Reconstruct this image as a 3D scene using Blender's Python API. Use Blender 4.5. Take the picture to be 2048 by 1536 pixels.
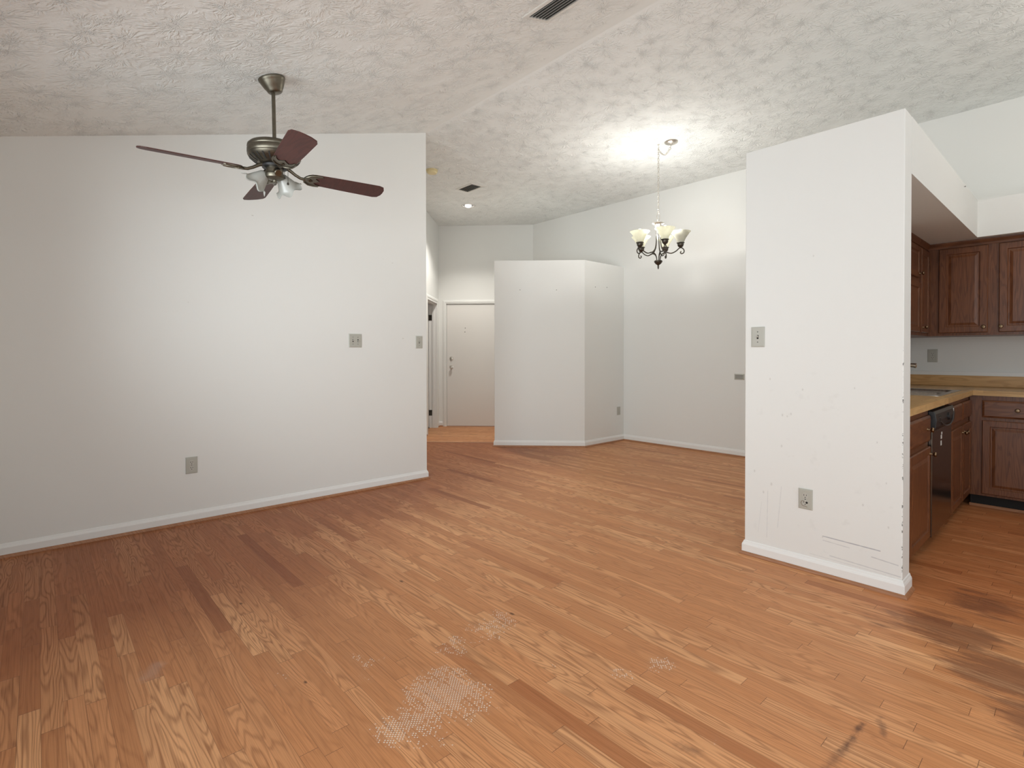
import bpy, bmesh, math, random
from mathutils import Matrix, Vector
random.seed(7)
C = bpy.context.scene
COL = C.collection
for _o in list(bpy.data.objects):
    bpy.data.objects.remove(_o)
PI = math.pi
S2 = math.sqrt(0.5)

# ------------------------------------------------------------------ camera
F_PX, YAW, PITCH, ROLL, CY = 1053.78, math.radians(47.969), math.radians(0.589), math.radians(-0.0748), 718.8
EYE = Vector((0, 0, 1.2))
fw = Vector((-math.sin(YAW), math.cos(YAW), 0)); rt = Vector((math.cos(YAW), math.sin(YAW), 0)); up = Vector((0, 0, 1))
fw2 = fw*math.cos(PITCH) - up*math.sin(PITCH); up2 = up*math.cos(PITCH) + fw*math.sin(PITCH)
r3 = rt*math.cos(ROLL) + up2*math.sin(ROLL); u3 = up2*math.cos(ROLL) - rt*math.sin(ROLL)
cd = bpy.data.cameras.new('camera'); cam = bpy.data.objects.new('camera', cd); COL.objects.link(cam)
M = Matrix((r3, u3, -fw2)).transposed().to_4x4(); M.translation = EYE
cam.matrix_world = M
cd.sensor_width = 36.0; cd.lens = 36.0*F_PX/2048
cd.shift_y = (CY - 768)/2048
cd.clip_start = 0.02
C.camera = cam

# ------------------------------------------------------------------ world, daylight, fill, exposure
w = bpy.data.worlds.new('sky'); C.world = w; w.use_nodes = True
w.node_tree.nodes['Background'].inputs['Color'].default_value = (0.80, 0.88, 1.0, 1)
w.node_tree.nodes['Background'].inputs['Strength'].default_value = 0.4
C.view_settings.view_transform = 'Standard'; C.view_settings.look = 'None'
C.view_settings.exposure = -0.02; C.view_settings.gamma = 1.0; C.view_settings.use_curve_mapping = False

L_BACK, L_BACK2, L_RIGHT, L_CHAND, L_DOWN, L_KITCH = 45.0, 20.0, 23.0, 17.0, 14.0, 18.0

def area(name, loc, rot, sx, sy, power, col=(1, 1, 1), spread=180):
    if power <= 0: return
    l = bpy.data.lights.new(name, 'AREA'); l.shape = 'RECTANGLE'; l.size = sx; l.size_y = sy; l.energy = power; l.color = col; l.spread = math.radians(spread)
    o = bpy.data.objects.new(name, l); COL.objects.link(o); o.location = loc; o.rotation_euler = rot
    return o
# unseen area lights: supposed back window daylight, plus fill added back-left and right
DAY = (0.915, 0.99, 1.02)
area('daylight_back', (0.15, -0.47, 1.15), (PI/2, 0, 0), 2.5, 1.9, L_BACK, DAY)
area('fill_back_left', (-2.5, -0.44, 1.5), (PI/2 + math.radians(4), 0, math.radians(14)), 1.5, 1.2, L_BACK2, DAY, 98)  # added fill lamp, turned and narrowed to steer light past the kitchen wall end
area('fill_right', (1.57, 1.8, 1.35), (PI/2, 0, PI/2), 2.4, 1.7, L_RIGHT, DAY)  # added fill lamp at the unseen right side, evens out the walls

# ------------------------------------------------------------------ measured plan (metres)
xL, yR, zC, SL, yF = -4.3207, 2.7859, 3.3209, 0.2860, 6.0603
zP, gx, dl, PLn = 2.4054, -4.4016, 0.8366, 1.1624
c0, c1, y0, tW, zK, zB = -1.4096, -0.6317, 3.1521, 0.1407, 2.3975, 2.1096
yBk = 5.48           # front of the soffit over the back cabinets
BACK, RIGHT = -0.5, 1.6
d1 = Vector((S2, S2, 0)); d2 = Vector((-S2, S2, 0))
EC = Vector((-7.31, 4.954, 0))          # entry corner: hall wall / door wall
ER = Vector((-6.204, 6.0603, 0))        # door wall / far wall
PA = Vector((gx - PLn*S2, yF - dl - PLn*S2, 0)); PB = Vector((gx, yF - dl, 0)); PC = Vector((gx, yF, 0))
def ceil_z(y): return zC - SL*(yR - y) if y < yR else zC

# ------------------------------------------------------------------ mesh helpers
class MB:
    def __init__(s): s.b = bmesh.new(); s.m = Matrix.Identity(4)
    def v(s, p): return s.b.verts.new(s.m @ Vector(p))
    def f(s, vs):
        try: return s.b.faces.new(vs)
        except ValueError: return None
    def box(s, x0, x1, y0, y1, z0, z1):
        a = [s.v(p) for p in ((x0,y0,z0),(x1,y0,z0),(x1,y1,z0),(x0,y1,z0),(x0,y0,z1),(x1,y0,z1),(x1,y1,z1),(x0,y1,z1))]
        for q in ((3,2,1,0),(4,5,6,7),(0,1,5,4),(1,2,6,5),(2,3,7,6),(3,0,4,7)): s.f([a[i] for i in q])
        return s
    def prism(s, poly, z0, z1):
        n = len(poly); ps = [(p[0], p[1]) for p in poly]
        if sum(ps[i][0]*ps[(i+1) % n][1] - ps[(i+1) % n][0]*ps[i][1] for i in range(n)) < 0: ps.reverse()
        a = [s.v((p[0], p[1], z0)) for p in ps]; b = [s.v((p[0], p[1], z1)) for p in ps]
        s.f(a[::-1]); s.f(b)
        for i in range(n): s.f([a[i], a[(i+1) % n], b[(i+1) % n], b[i]])
        return s
    def rings(s, rs, close=True, cap0=True, cap1=True):
        vr = [[s.v(p) for p in r] for r in rs]
        n = len(vr[0])
        for i in range(len(vr)-1):
            for k in range(n if close else n-1):
                s.f([vr[i][k], vr[i][(k+1) % n], vr[i+1][(k+1) % n], vr[i+1][k]])
        if cap0: s.f(vr[0][::-1])
        if cap1: s.f(vr[-1])
        return s
    def lathe(s, prof, seg=32, cap0=True, cap1=True, wob=None):
        rs = []
        for j, (r, z) in enumerate(prof):
            rs.append([((r*(1+(wob(j, 2*PI*k/seg)[0] if wob else 0)))*math.cos(2*PI*k/seg), (r*(1+(wob(j, 2*PI*k/seg)[0] if wob else 0)))*math.sin(2*PI*k/seg), z+(wob(j, 2*PI*k/seg)[1] if wob else 0)) for k in range(seg)])
        return s.rings(rs, True, cap0 and prof[0][0] > 1e-6, cap1 and prof[-1][0] > 1e-6)
    def tube(s, pts, r, seg=10, closed=False, caps=True):
        pts = [Vector(p) for p in pts]; n = len(pts)
        rad = r if isinstance(r, (list, tuple)) else [r]*n
        rs = []; prev = None
        for i, p in enumerate(pts):
            if closed: t = pts[(i+1) % n] - pts[i-1]
            else: t = pts[min(i+1, n-1)] - pts[max(i-1, 0)]
            t.normalize()
            if prev is None:
                u = Vector((0, 0, 1)) if abs(t.z) < 0.9 else Vector((1, 0, 0))
            else: u = prev
            u = (u - t*u.dot(t)).normalized(); prev = u
            b = t.cross(u)
            rs.append([p + (u*math.cos(2*PI*k/seg) + b*math.sin(2*PI*k/seg))*rad[i] for k in range(seg)])
        if closed: rs.append(rs[0]); return s.rings(rs, True, False, False)
        return s.rings(rs, True, caps, caps)
    def panel(s, w, h, prof):
        """Rect rings (inset, height) in the local u(x) v(y) n(z) frame, from the back outward; closed back and front."""
        rs = []
        for ins, d in prof:
            rs.append([(ins, ins, d), (w-ins, ins, d), (w-ins, h-ins, d), (ins, h-ins, d)])
        return s.rings(rs)
    def build(s, name, mat, parent=None, smooth=False, bevel=0):
        bm = s.b
        bmesh.ops.remove_doubles(bm, verts=bm.verts, dist=1e-6)
        bmesh.ops.recalc_face_normals(bm, faces=bm.faces)
        me = bpy.data.meshes.new(name)
        off = Vector((0, 0, 0))
        if parent is not None:
            off = world_loc(parent)
            bmesh.ops.translate(bm, vec=-off, verts=bm.verts)
        bm.to_mesh(me); bm.free()
        me.materials.append(mat)
        o = bpy.data.objects.new(name, me); COL.objects.link(o)
        if parent is not None: o.parent = parent
        if smooth:
            for p in me.polygons: p.use_smooth = True
            md = o.modifiers.new('edges', 'EDGE_SPLIT'); md.split_angle = math.radians(38)
        if bevel:
            md = o.modifiers.new('bevel', 'BEVEL'); md.width = bevel; md.segments = 2; md.limit_method = 'ANGLE'; md.angle_limit = math.radians(50)
        return o
def world_loc(o):
    v = Vector(o.location)
    while o.parent is not None: o = o.parent; v += Vector(o.location)
    return v
def frame(origin, u, v):
    """Matrix whose local x runs along u, y along v, z along u x v."""
    u = Vector(u).normalized(); v = Vector(v).normalized(); n = u.cross(v)
    m = Matrix((u, v, n)).transposed().to_4x4(); m.translation = Vector(origin); return m
def axis_frame(origin, z, x=(0.3, 0.2, 0.9)):
    z = Vector(z).normalized(); x = Vector(x); x = (x - z*x.dot(z)).normalized(); y = z.cross(x)
    m = Matrix((x, y, z)).transposed().to_4x4(); m.translation = Vector(origin); return m
def tag(o, label, cat, group=None, kind=None):
    o['label'] = label; o['category'] = cat
    if group: o['group'] = group
    if kind: o['kind'] = kind
    return o
def thing(name, label, cat, loc=(0, 0, 0), group=None):
    o = bpy.data.objects.new(name, None); o.empty_display_size = 0.05; COL.objects.link(o); o.location = loc
    return tag(o, label, cat, group)
def struct(mb, name, mat, label, cat, **k):
    return tag(mb.build(name, mat, None, **k), label, cat, None, 'structure')

# ------------------------------------------------------------------ node helpers
class NT:
    def __init__(s, name):
        s.mat = bpy.data.materials.new(name); s.mat.use_nodes = True; s.t = s.mat.node_tree; s.t.nodes.clear()
        s.out = s.t.nodes.new('ShaderNodeOutputMaterial')
    def n(s, typ, ins=None, **props):
        x = s.t.nodes.new(typ)
        for k, v in props.items(): setattr(x, k, v)
        for k, v in (ins or {}).items():
            sock = x.inputs[k]
            if isinstance(v, bpy.types.NodeSocket): s.t.links.new(v, sock)
            else: sock.default_value = v
        return x
    def m(s, op, a, b=0.0, c=0.0, clamp=False):
        x = s.n('ShaderNodeMath', {0: a, 1: b, 2: c}, operation=op); x.use_clamp = clamp; return x.outputs[0]
    def vm(s, op, a, b=(0, 0, 0), scale=None):
        x = s.n('ShaderNodeVectorMath', {0: a, 1: b}, operation=op)
        if scale is not None: x.inputs['Scale'].default_value = scale
        return x.outputs['Value'] if op in ('LENGTH', 'DISTANCE', 'DOT_PRODUCT') else x.outputs[0]
    def mix(s, f, a, b):
        x = s.t.nodes.new('ShaderNodeMix'); x.data_type = 'RGBA'
        for k, v in ((0, f), (6, a), (7, b)):
            if isinstance(v, bpy.types.NodeSocket): s.t.links.new(v, x.inputs[k])
            else: x.inputs[k].default_value = v if k == 0 else ((*v, 1) if len(v) == 3 else v)
        return x.outputs[2]
    def noise(s, vec, scale, detail=2, rough=.5, dist=0.0):
        return s.n('ShaderNodeTexNoise', {'Vector': vec, 'Scale': scale, 'Detail': detail, 'Roughness': rough, 'Distortion': dist}).outputs['Fac']
    def rng(s, x, a, b, c=0.0, d=1.0, smooth=True):
        r = s.n('ShaderNodeMapRange', {0: x, 1: a, 2: b, 3: c, 4: d}); r.clamp = True
        if smooth: r.interpolation_type = 'SMOOTHSTEP'
        return r.outputs[0]
    def obj(s): return s.n('ShaderNodeTexCoord').outputs['Object']
    def geo(s): return s.n('ShaderNodeNewGeometry').outputs['Position']
    def xyz(s, v):
        x = s.n('ShaderNodeSeparateXYZ', {0: v}); return x.outputs[0], x.outputs[1], x.outputs[2]
    def comb(s, x, y, z=0.0): return s.n('ShaderNodeCombineXYZ', {0: x, 1: y, 2: z}).outputs[0]
    def bump(s, h, strength, dist): return s.n('ShaderNodeBump', {'Height': h, 'Strength': strength, 'Distance': dist}).outputs[0]
    def bsdf(s, **k):
        x = s.n('ShaderNodeBsdfPrincipled')
        for key, v in k.items():
            sock = x.inputs[key.replace('_', ' ')]
            if isinstance(v, bpy.types.NodeSocket): s.t.links.new(v, sock)
            else: sock.default_value = (*v, 1) if isinstance(v, tuple) and len(v) == 3 and sock.type == 'RGBA' else v
        s.t.links.new(x.outputs[0], s.out.inputs[0]); return x
    def seg(s, x, y, a, b):
        """distance from (x, y) to the segment a-b"""
        ax, ay = a; bx, by = b; L = (bx-ax)**2 + (by-ay)**2
        px = s.m('SUBTRACT', x, ax); py = s.m('SUBTRACT', y, ay)
        t = s.m('DIVIDE', s.m('MULTIPLY_ADD', px, bx-ax, s.m('MULTIPLY', py, by-ay)), L, clamp=True)
        ex = s.m('SUBTRACT', px, s.m('MULTIPLY', t, bx-ax)); ey = s.m('SUBTRACT', py, s.m('MULTIPLY', t, by-ay))
        return s.m('SQRT', s.m('MULTIPLY_ADD', ex, ex, s.m('MULTIPLY', ey, ey)))

def simple(name, col, rough=.5, metal=0.0, **k):
    t = NT(name); t.bsdf(Base_Color=col, Roughness=rough, Metallic=metal, **k); return t.mat

# ------------------------------------------------------------------ materials
WALL_COL = (0.84, 0.845, 0.82)
def wall_mat(name, col=WALL_COL, extra=None, rough=.55):
    t = NT(name); P = t.geo()
    n1 = t.noise(P, 260, 2, .6); n2 = t.noise(P, 3.0, 2)
    c = t.mix(t.rng(n2, .3, .7, 0, .05), col, tuple(v*.94 for v in col))
    if extra: c = extra(t, P, c)
    t.bsdf(Base_Color=c, Roughness=rough, Specular_IOR_Level=.35, Normal=t.bump(n1, .10, .002)); return t.mat
M_WALL = wall_mat('wall_paint')
def left_marks(t, P, c):
    x, y, z = t.xyz(P)
    for (yy, zz, r, k) in ((1.23, 2.26, .012, .5), (2.423, 2.034, .012, .35), (2.53, 1.345, .012, .5), (.80, 1.57, .006, .5), (2.33, 2.06, .008, .3)):
        d = t.m('SQRT', t.m('ADD', t.m('POWER', t.m('SUBTRACT', y, yy), 2), t.m('MULTIPLY', t.m('POWER', t.m('SUBTRACT', z, zz), 2), 6)))
        c = t.mix(t.rng(d, r, r*.3, 0, k), c, (.45, .44, .38))
    return c
M_WALL_LEFT = wall_mat('wall_paint_left', extra=left_marks)
def column_marks(t, P, c):
    x, y, z = t.xyz(P); q = t.comb(x, z)
    nz = t.noise(P, 40, 3)
    for a, b, wd, k in (((-.985, .212), (-.725, .203), .004, .75), ((-.985, .19), (-.86, .182), .003, .35), ((-.76, .163), (-.65, .152), .004, .45), ((-.95, .115), (-.64, .098), .004, .35),
                        ((-1.05, .10), (-.70, .09), .003, .2), ((-1.28, .13), (-1.275, .40), .003, .22), ((-1.22, .2), (-1.2, .44), .003, .2), ((-1.33, .15), (-1.31, .33), .003, .12)):
        d = t.m('ADD', t.seg(x, z, a, b), t.m('MULTIPLY', nz, .003))
        c = t.mix(t.rng(d, wd+.002, wd*.4, 0, k), c, (.30, .31, .36))
    for (xx, zz, r) in ((-1.038, 1.733, .008), (-1.265, 1.053, .010), (-1.196, .85, .012), (-1.2, .673, .012), (-1.352, .505, .012), (-1.255, .445, .014), (-1.17, .845, .008), (-.987, .207, .008), (-1.15, .86, .01), (-1.09, 1.0, .01), (-.8, .42, .01), (-.74, .75, .008), (-.70, .55, .008), (-.69, .33, .01), (-1.30, .39, .012), (-.84, 1.02, .008)):
        d = t.m('SQRT', t.m('MULTIPLY_ADD', t.m('SUBTRACT', x, xx), t.m('SUBTRACT', x, xx), t.m('MULTIPLY', t.m('POWER', t.m('SUBTRACT', z, zz), 2), .35)))
        c = t.mix(t.rng(d, r*.6, r*.1, 0, .38), c, (.46, .45, .42))
    sm = t.m('MULTIPLY', t.rng(t.noise(P, 14, 4, .6), .60, .72, 0, .10), t.rng(z, 1.3, .9))
    c = t.mix(sm, c, (.5, .49, .46))
    # chipped paint along the right-hand corner
    e = t.m('ADD', t.m('ABSOLUTE', t.m('SUBTRACT', x, c1)), t.m('ABSOLUTE', t.m('SUBTRACT', y, y0)))
    chip = t.m('MULTIPLY', t.rng(e, .0055, .003), t.m('MULTIPLY', t.rng(t.noise(P, 55, 3, .7), .55, .62), t.rng(z, 1.25, 1.15)))
    return t.mix(chip, c, (.20, .20, .19))
M_WALL_COLUMN = wall_mat('wall_paint_column', extra=column_marks)
M_TRIM = wall_mat('trim_paint', (.88, .88, .86), rough=.35)
M_DOOR = wall_mat('door_paint', (.83, .815, .78), rough=.4)

def ceiling_mat():
    t = NT('stomped_ceiling'); P = t.geo(); x, y, z = t.xyz(P)
    p2 = t.vm('ADD', t.comb(x, y, 0.0), t.vm('SCALE', t.n('ShaderNodeTexNoise', {'Vector': P, 'Scale': 9.0, 'Detail': 1.0}).outputs['Color'], scale=.05))
    def rosette(scale, off, seedz, k, r0, r1, thr):
        pp = t.vm('ADD', p2, off)
        vo = t.n('ShaderNodeTexVoronoi', {'Vector': pp, 'Scale': scale, 'Randomness': 1.0}, voronoi_dimensions='2D', feature='F1')
        dv = t.vm('SUBTRACT', pp, vo.outputs['Position']); dx, dy, _ = t.xyz(dv)
        ln = t.m('ADD', t.vm('LENGTH', dv), 1e-4)
        cx = t.m('DIVIDE', dx, ln); cyy = t.m('DIVIDE', dy, ln)
        rc, gc, bc = t.xyz(vo.outputs['Color'])
        q = t.comb(t.m('MULTIPLY_ADD', cx, k, t.m('MULTIPLY', rc, 50)), t.m('MULTIPLY_ADD', cyy, k, t.m('MULTIPLY', gc, 50)), t.m('MULTIPLY_ADD', ln, 14, seedz))
        nn = t.noise(q, 1.0, 2, .5)
        rd = t.m('SUBTRACT', 1, t.m('ABSOLUTE', t.m('MULTIPLY_ADD', nn, 2, -1)))     # ridged
        rd = t.rng(rd, thr, .985)
        msk = t.m('MULTIPLY', t.rng(ln, .012, .03), t.rng(ln, r1, r0))
        return t.m('MULTIPLY', rd, msk)
    h = t.m('MAXIMUM', rosette(5.0, (3.1, 1.7, 0), 0.0, 3.4, .10, .15, .66), t.m('MULTIPLY', rosette(6.2, (11.3, 6.9, 0), 9.0, 3.0, .05, .095, .70), .8))
    h = t.m('MULTIPLY', h, t.rng(t.noise(P, 9, 2), .30, .46, .15, 1))
    h = t.m('ADD', h, t.m('MULTIPLY', t.rng(t.noise(P, 60, 3, .6), .54, .74), .22))
    band = t.m('MULTIPLY', t.rng(t.m('ABSOLUTE', t.m('SUBTRACT', y, yR-.03)), .03, .09), t.rng(t.m('SUBTRACT', x, xL), .03, .08) if False else 1.0)
    h = t.m('MULTIPLY', h, band)
    c = t.mix(t.noise(P, 2.0, 2), (.86, .88, .86), (.89, .91, .89))
    t.bsdf(Base_Color=c, Roughness=.8, Specular_IOR_Level=.2, Normal=t.bump(h, 1.0, .0045)); return t.mat
M_CEIL = ceiling_mat()

def wood_floor(name, marks=True):
    t = NT(name); P = t.obj(); x, y, z = t.xyz(P)
    W = .0571
    ys = t.m('DIVIDE', y, W); row = t.m('FLOOR', ys); fy = t.m('SUBTRACT', ys, row)
    wn = t.n('ShaderNodeTexWhiteNoise', {'W': row}, noise_dimensions='1D'); r1, r2, r3_ = t.xyz(wn.outputs['Color'])
    Ln = t.m('MULTIPLY_ADD', r1, .75, .42)
    xo = t.m('DIVIDE', t.m('MULTIPLY_ADD', r2, 9.0, t.m('ADD', x, 60)), Ln); pk = t.m('FLOOR', xo); fx = t.m('MULTIPLY', t.m('SUBTRACT', xo, pk), Ln)
    wp = t.n('ShaderNodeTexWhiteNoise', {'Vector': t.comb(row, pk, 8.7)}, noise_dimensions='3D'); a, b, c = t.xyz(wp.outputs['Color']); idv = wp.outputs['Value']
    # grain: contour lines of a stretched noise give cathedral figure, a fine one gives straight grain
    u = t.m('ADD', x, t.m('MULTIPLY', a, 90)); v = t.m('MULTIPLY_ADD', b, 40, y)
    g1 = t.noise(t.comb(t.m('MULTIPLY', u, 1.5), t.m('MULTIPLY', v, 13), t.m('MULTIPLY', c, 30)), 1.0, 1.5, .45, .12)
    k = t.m('MULTIPLY_ADD', c, 50, 60)
    ring = t.m('SINE', t.m('MULTIPLY', g1, k)); ring = t.m('POWER', t.rng(ring, -.6, 1.0, smooth=False), 2.2)
    g2 = t.noise(t.comb(t.m('MULTIPLY', u, 2.2), t.m('MULTIPLY', v, 210), 0), 1.0, 3, .65)
    pores = t.noise(t.comb(t.m('MULTIPLY', u, 22), t.m('MULTIPLY', v, 620), 0), 1.0, 2, .6)
    tone = t.noise(t.comb(t.m('MULTIPLY', u, 1.1), t.m('MULTIPLY', v, 9), 4), 1.0, 2)
    cat = t.rng(a, .15, .8, .30, .95)
    grain = t.m('ADD', t.m('MULTIPLY', t.m('MULTIPLY', ring, cat), .62), t.m('MULTIPLY', t.rng(g2, .42, .7), .48))
    grain = t.m('ADD', grain, t.m('MULTIPLY', t.rng(pores, .55, .75), .16), clamp=True)
    # plank tone: mostly tan, a few dark
    ramp = t.n('ShaderNodeValToRGB', {'Fac': idv}); cr = ramp.color_ramp
    cr.elements[0].position = 0; cr.elements[0].color = (*FL_DARK, 1); cr.elements[1].position = 1; cr.elements[1].color = (*FL_LIGHT, 1)
    for p_, col in ((.012, FL_DARK), (.05, FL_MID2), (.30, FL_MID2), (.50, FL_MID), (.80, FL_MID3)):
        e = cr.elements.new(p_); e.color = (*col, 1)
    base = t.mix(t.rng(tone, .25, .75, 0, .45), ramp.outputs[0], tuple(v_*.72 for v_ in FL_MID))
    colr = t.mix(t.m('MULTIPLY', grain, .70), base, FL_GRAIN)
    gap = t.m('MAXIMUM', t.rng(t.m('ABSOLUTE', t.m('SUBTRACT', fy, .5)), .483, .499), t.rng(fx, .0022, .0010))
    seamvis = t.rng(c, .2, .9, .35, .95)
    seamvis = t.m('MAXIMUM', seamvis, t.m('MULTIPLY', t.rng(fx, .0030, .0020), .9))
    colr = t.mix(t.m('MULTIPLY', gap, t.m('MULTIPLY', seamvis, .75)), colr, (.045, .016, .008))
    rough = t.m('MULTIPLY_ADD', grain, .10, .40)
    if marks:
        # boards tinted darker toward the left wall, standing in for dimmer light; the edge steps from board to board
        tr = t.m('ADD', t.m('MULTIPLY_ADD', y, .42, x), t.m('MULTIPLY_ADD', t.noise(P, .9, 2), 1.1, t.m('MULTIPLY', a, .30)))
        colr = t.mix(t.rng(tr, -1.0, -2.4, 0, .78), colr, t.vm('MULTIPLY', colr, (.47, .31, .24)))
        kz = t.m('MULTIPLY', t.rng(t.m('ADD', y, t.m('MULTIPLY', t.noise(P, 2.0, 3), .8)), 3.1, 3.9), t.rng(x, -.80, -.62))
        colr = t.mix(t.m('MULTIPLY', kz, .8), colr, t.vm('MULTIPLY', colr, (.84, .66, .56)))  # kitchen boards tinted darker, painting in the dimmer light there
        # white flecks in a fine mesh left behind by a rug pad
        nz = t.noise(P, 5.5, 4, .62); 
        msk = 0.0
        for (bx, by, r, kk) in ((-1.60, 1.05, .22, 1.0), (-1.45, .92, .22, 1.0), (-1.45, 1.10, .2, 1.), (-1.80, 1.50, .26, .75), (-2.10, .72, .18, .6), (-1.75, 1.28, .2, .7), (-1.90, .90, .24, .6), (-1.12, 1.80, .12, .7), (-1.20, 1.62, .12, .6), (-1.40, 1.50, .2, .45), (-2.02, 1.75, .28, .3)):
            dd = t.vm('DISTANCE', t.comb(x, y, 0), (bx, by, 0))
            msk = t.m('MAXIMUM', t.m('MULTIPLY', t.rng(dd, r, r*.15), kk), msk)
        msk = t.rng(t.m('MULTIPLY_ADD', nz, 2.4, t.m('SUBTRACT', msk, 1.54)), .0, .85, smooth=False)
        def grid(p, wd): return t.m('ABSOLUTE', t.m('SUBTRACT', t.m('FRACT', t.m('DIVIDE', p, wd)), .5))
        s_ = t.m('ADD', x, y); d_ = t.m('SUBTRACT', x, y)
        wob = t.m('MULTIPLY', t.noise(P, 30, 1), .006)
        dot = t.m('MULTIPLY', t.rng(grid(t.m('ADD', s_, wob), .0125), .20, .30), t.rng(grid(t.m('ADD', d_, wob), .0125), .20, .30))
        cell = t.n('ShaderNodeTexWhiteNoise', {'Vector': t.comb(t.m('FLOOR', t.m('DIVIDE', s_, .0125)), t.m('FLOOR', t.m('DIVIDE', d_, .0125)), 0)}, noise_dimensions='2D').outputs['Value']
        keep = t.rng(t.m('ADD', cell, t.m('MULTIPLY_ADD', msk, 1.3, -1.1)), .1, .3)
        fleck = t.m('MULTIPLY', t.m('MULTIPLY', dot, keep), t.rng(msk, .02, .3))
        colr = t.mix(t.m('MULTIPLY', msk, .20), colr, (.58, .36, .23))
        colr = t.mix(t.m('MULTIPLY', fleck, .80), colr, (.88, .82, .75))
        rough = t.m('ADD', rough, t.m('MULTIPLY', msk, .15))
        # worn finish at the kitchen opening: grey-brown dirt and pale scraped streaks
        wn_ = t.noise(t.comb(t.m('MULTIPLY', x, 2.6), t.m('MULTIPLY', y, 11), 0), 1.6, 7, .72)
        wm = 0.0
        for (bx, by, r, kk) in ((-.42, 2.93, .36, 1.0), (-.22, 2.66, .36, 1.0), (-.62, 2.85, .25, .7), (-.35, 3.35, .35, .8), (-.05, 2.45, .4, .9), (.1, 3.0, .5, .8), (-.2, 3.8, .4, .45)):
            dd = t.vm('DISTANCE', t.comb(x, y, 0), (bx, by, 0))
            wm = t.m('MAXIMUM', t.m('MULTIPLY', t.rng(dd, r, r*.1), kk), wm)
        dirt = t.rng(t.m('MULTIPLY_ADD', wm, .5, t.m('SUBTRACT', wn_, .62)), .10, .32)
        colr = t.mix(t.m('MULTIPLY', dirt, .60), colr, (.15, .062, .038))
        sc = t.noise(t.comb(t.m('MULTIPLY', x, 7), t.m('MULTIPLY', y, 75), 7), 1.0, 4, .7)
        scr = t.m('MULTIPLY', t.rng(sc, .60, .72), t.rng(wm, .2, .7))
        colr = t.mix(t.m('MULTIPLY', scr, .55), colr, (.50, .28, .15))
        sc2 = t.m('MULTIPLY', t.rng(t.noise(t.comb(t.m('MULTIPLY', x, 6), t.m('MULTIPLY', y, 60), 31), 1.0, 4, .75), .62, .7), t.rng(wm, .15, .6))
        colr = t.mix(t.m('MULTIPLY', sc2, .6), colr, (.07, .035, .022))
        # dark stain running across the boards near the camera, and its smudges
        sn = t.m('MULTIPLY', t.noise(P, 28, 3, .6), .05)
        for pa, pb, wd, kk in (((-.50, 1.98), (-.505, 1.80), .028, .75), ((-.50, 1.82), (-.52, 1.66), .035, .45), ((-.47, 2.06), (-.44, 1.97), .03, .5), ((-.86, 1.45), (-.80, 1.47), .04, .45)):
            d0 = t.m('ADD', t.seg(x, y, pa, pb), t.m('SUBTRACT', sn, .012))
            colr = t.mix(t.rng(d0, wd, wd*.2, 0, kk), colr, (.085, .038, .028))
        # pale sun-faded smear near the left
        d0 = t.m('ADD', t.seg(x, y, (-2.35, .30), (-2.42, .33)), t.m('SUBTRACT', sn, .03))
        colr = t.mix(t.rng(d0, .04, .0, 0, .22), colr, (.60, .48, .42))
        # knots
        for (kx, ky, r) in ((-1.80, 1.62, .012), (-2.45, 1.42, .012), (-1.93, .72, .008), (-2.75, .72, .010)):
            d0 = t.m('SQRT', t.m('ADD', t.m('MULTIPLY', t.m('POWER', t.m('SUBTRACT', x, kx), 2), .3), t.m('POWER', t.m('SUBTRACT', y, ky), 2)))
            colr = t.mix(t.rng(d0, r, r*.2, 0, .75), colr, (.06, .022, .012))
    hgt = t.m('SUBTRACT', t.m('MULTIPLY', grain, -.25), gap)
    t.bsdf(Base_Color=colr, Roughness=rough, Specular_IOR_Level=.18, Normal=t.bump(hgt, .25, .0012)); return t.mat
FL_LIGHT, FL_MID3, FL_MID, FL_MID2, FL_DARK, FL_GRAIN = (.86, .455, .220), (.80, .400, .185), (.74, .340, .148), (.64, .278, .114), (.46, .170, .064), (.23, .076, .027)
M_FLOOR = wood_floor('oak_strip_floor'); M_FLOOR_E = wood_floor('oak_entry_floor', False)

def wood(name, light, dark, axis=2, freq=1.0, rough=.35, stripes=None):
    t = NT(name); P = t.geo(); x, y, z = t.xyz(P); a = (x, y, z)
    along = a[axis]; o1, o2 = [a[i] for i in range(3) if i != axis]
    cross = t.m('ADD', o1, t.m('MULTIPLY', o2, .73))
    g1 = t.noise(t.comb(t.m('MULTIPLY', along, 1.6*freq), t.m('MULTIPLY', cross, 14*freq), 0), 1.0, 2, .5, .3)
    ring = t.rng(t.m('SINE', t.m('MULTIPLY', g1, 70)), -.4, 1)
    g2 = t.noise(t.comb(t.m('MULTIPLY', along, 4), t.m('MULTIPLY', cross, 190), 0), 1.0, 3, .6)
    f = t.m('ADD', t.m('MULTIPLY', ring, .45), t.m('MULTIPLY', t.rng(g2, .4, .7), .5), clamp=True)
    c = t.mix(f, light, dark)
    if stripes:
        sid = t.m('FLOOR', t.m('DIVIDE', t.m('ADD', cross, t.m('MULTIPLY', z, 0) ), stripes))
        wn = t.n('ShaderNodeTexWhiteNoise', {'Vector': t.comb(sid, t.m('FLOOR', t.m('MULTIPLY_ADD', along, 1.6, t.m('MULTIPLY', sid, .37))), 0)}, noise_dimensions='2D').outputs['Value']
        c = t.mix(t.m('MULTIPLY', wn, .6), c, tuple(v*.62 for v in dark))
    t.bsdf(Base_Color=c, Roughness=rough, Specular_IOR_Level=.45, Normal=t.bump(f, .05, .001)); return t.mat
CAB_L, CAB_D = (.180, .066, .026), (.085, .027, .011)
M_CAB = wood('cherry_stained_oak', CAB_L, CAB_D, 2)
M_CABH = wood('cherry_stained_oak_rail', CAB_L, CAB_D, 0)
M_CABY = wood('cherry_stained_oak_side_rail', CAB_L, CAB_D, 1)
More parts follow.
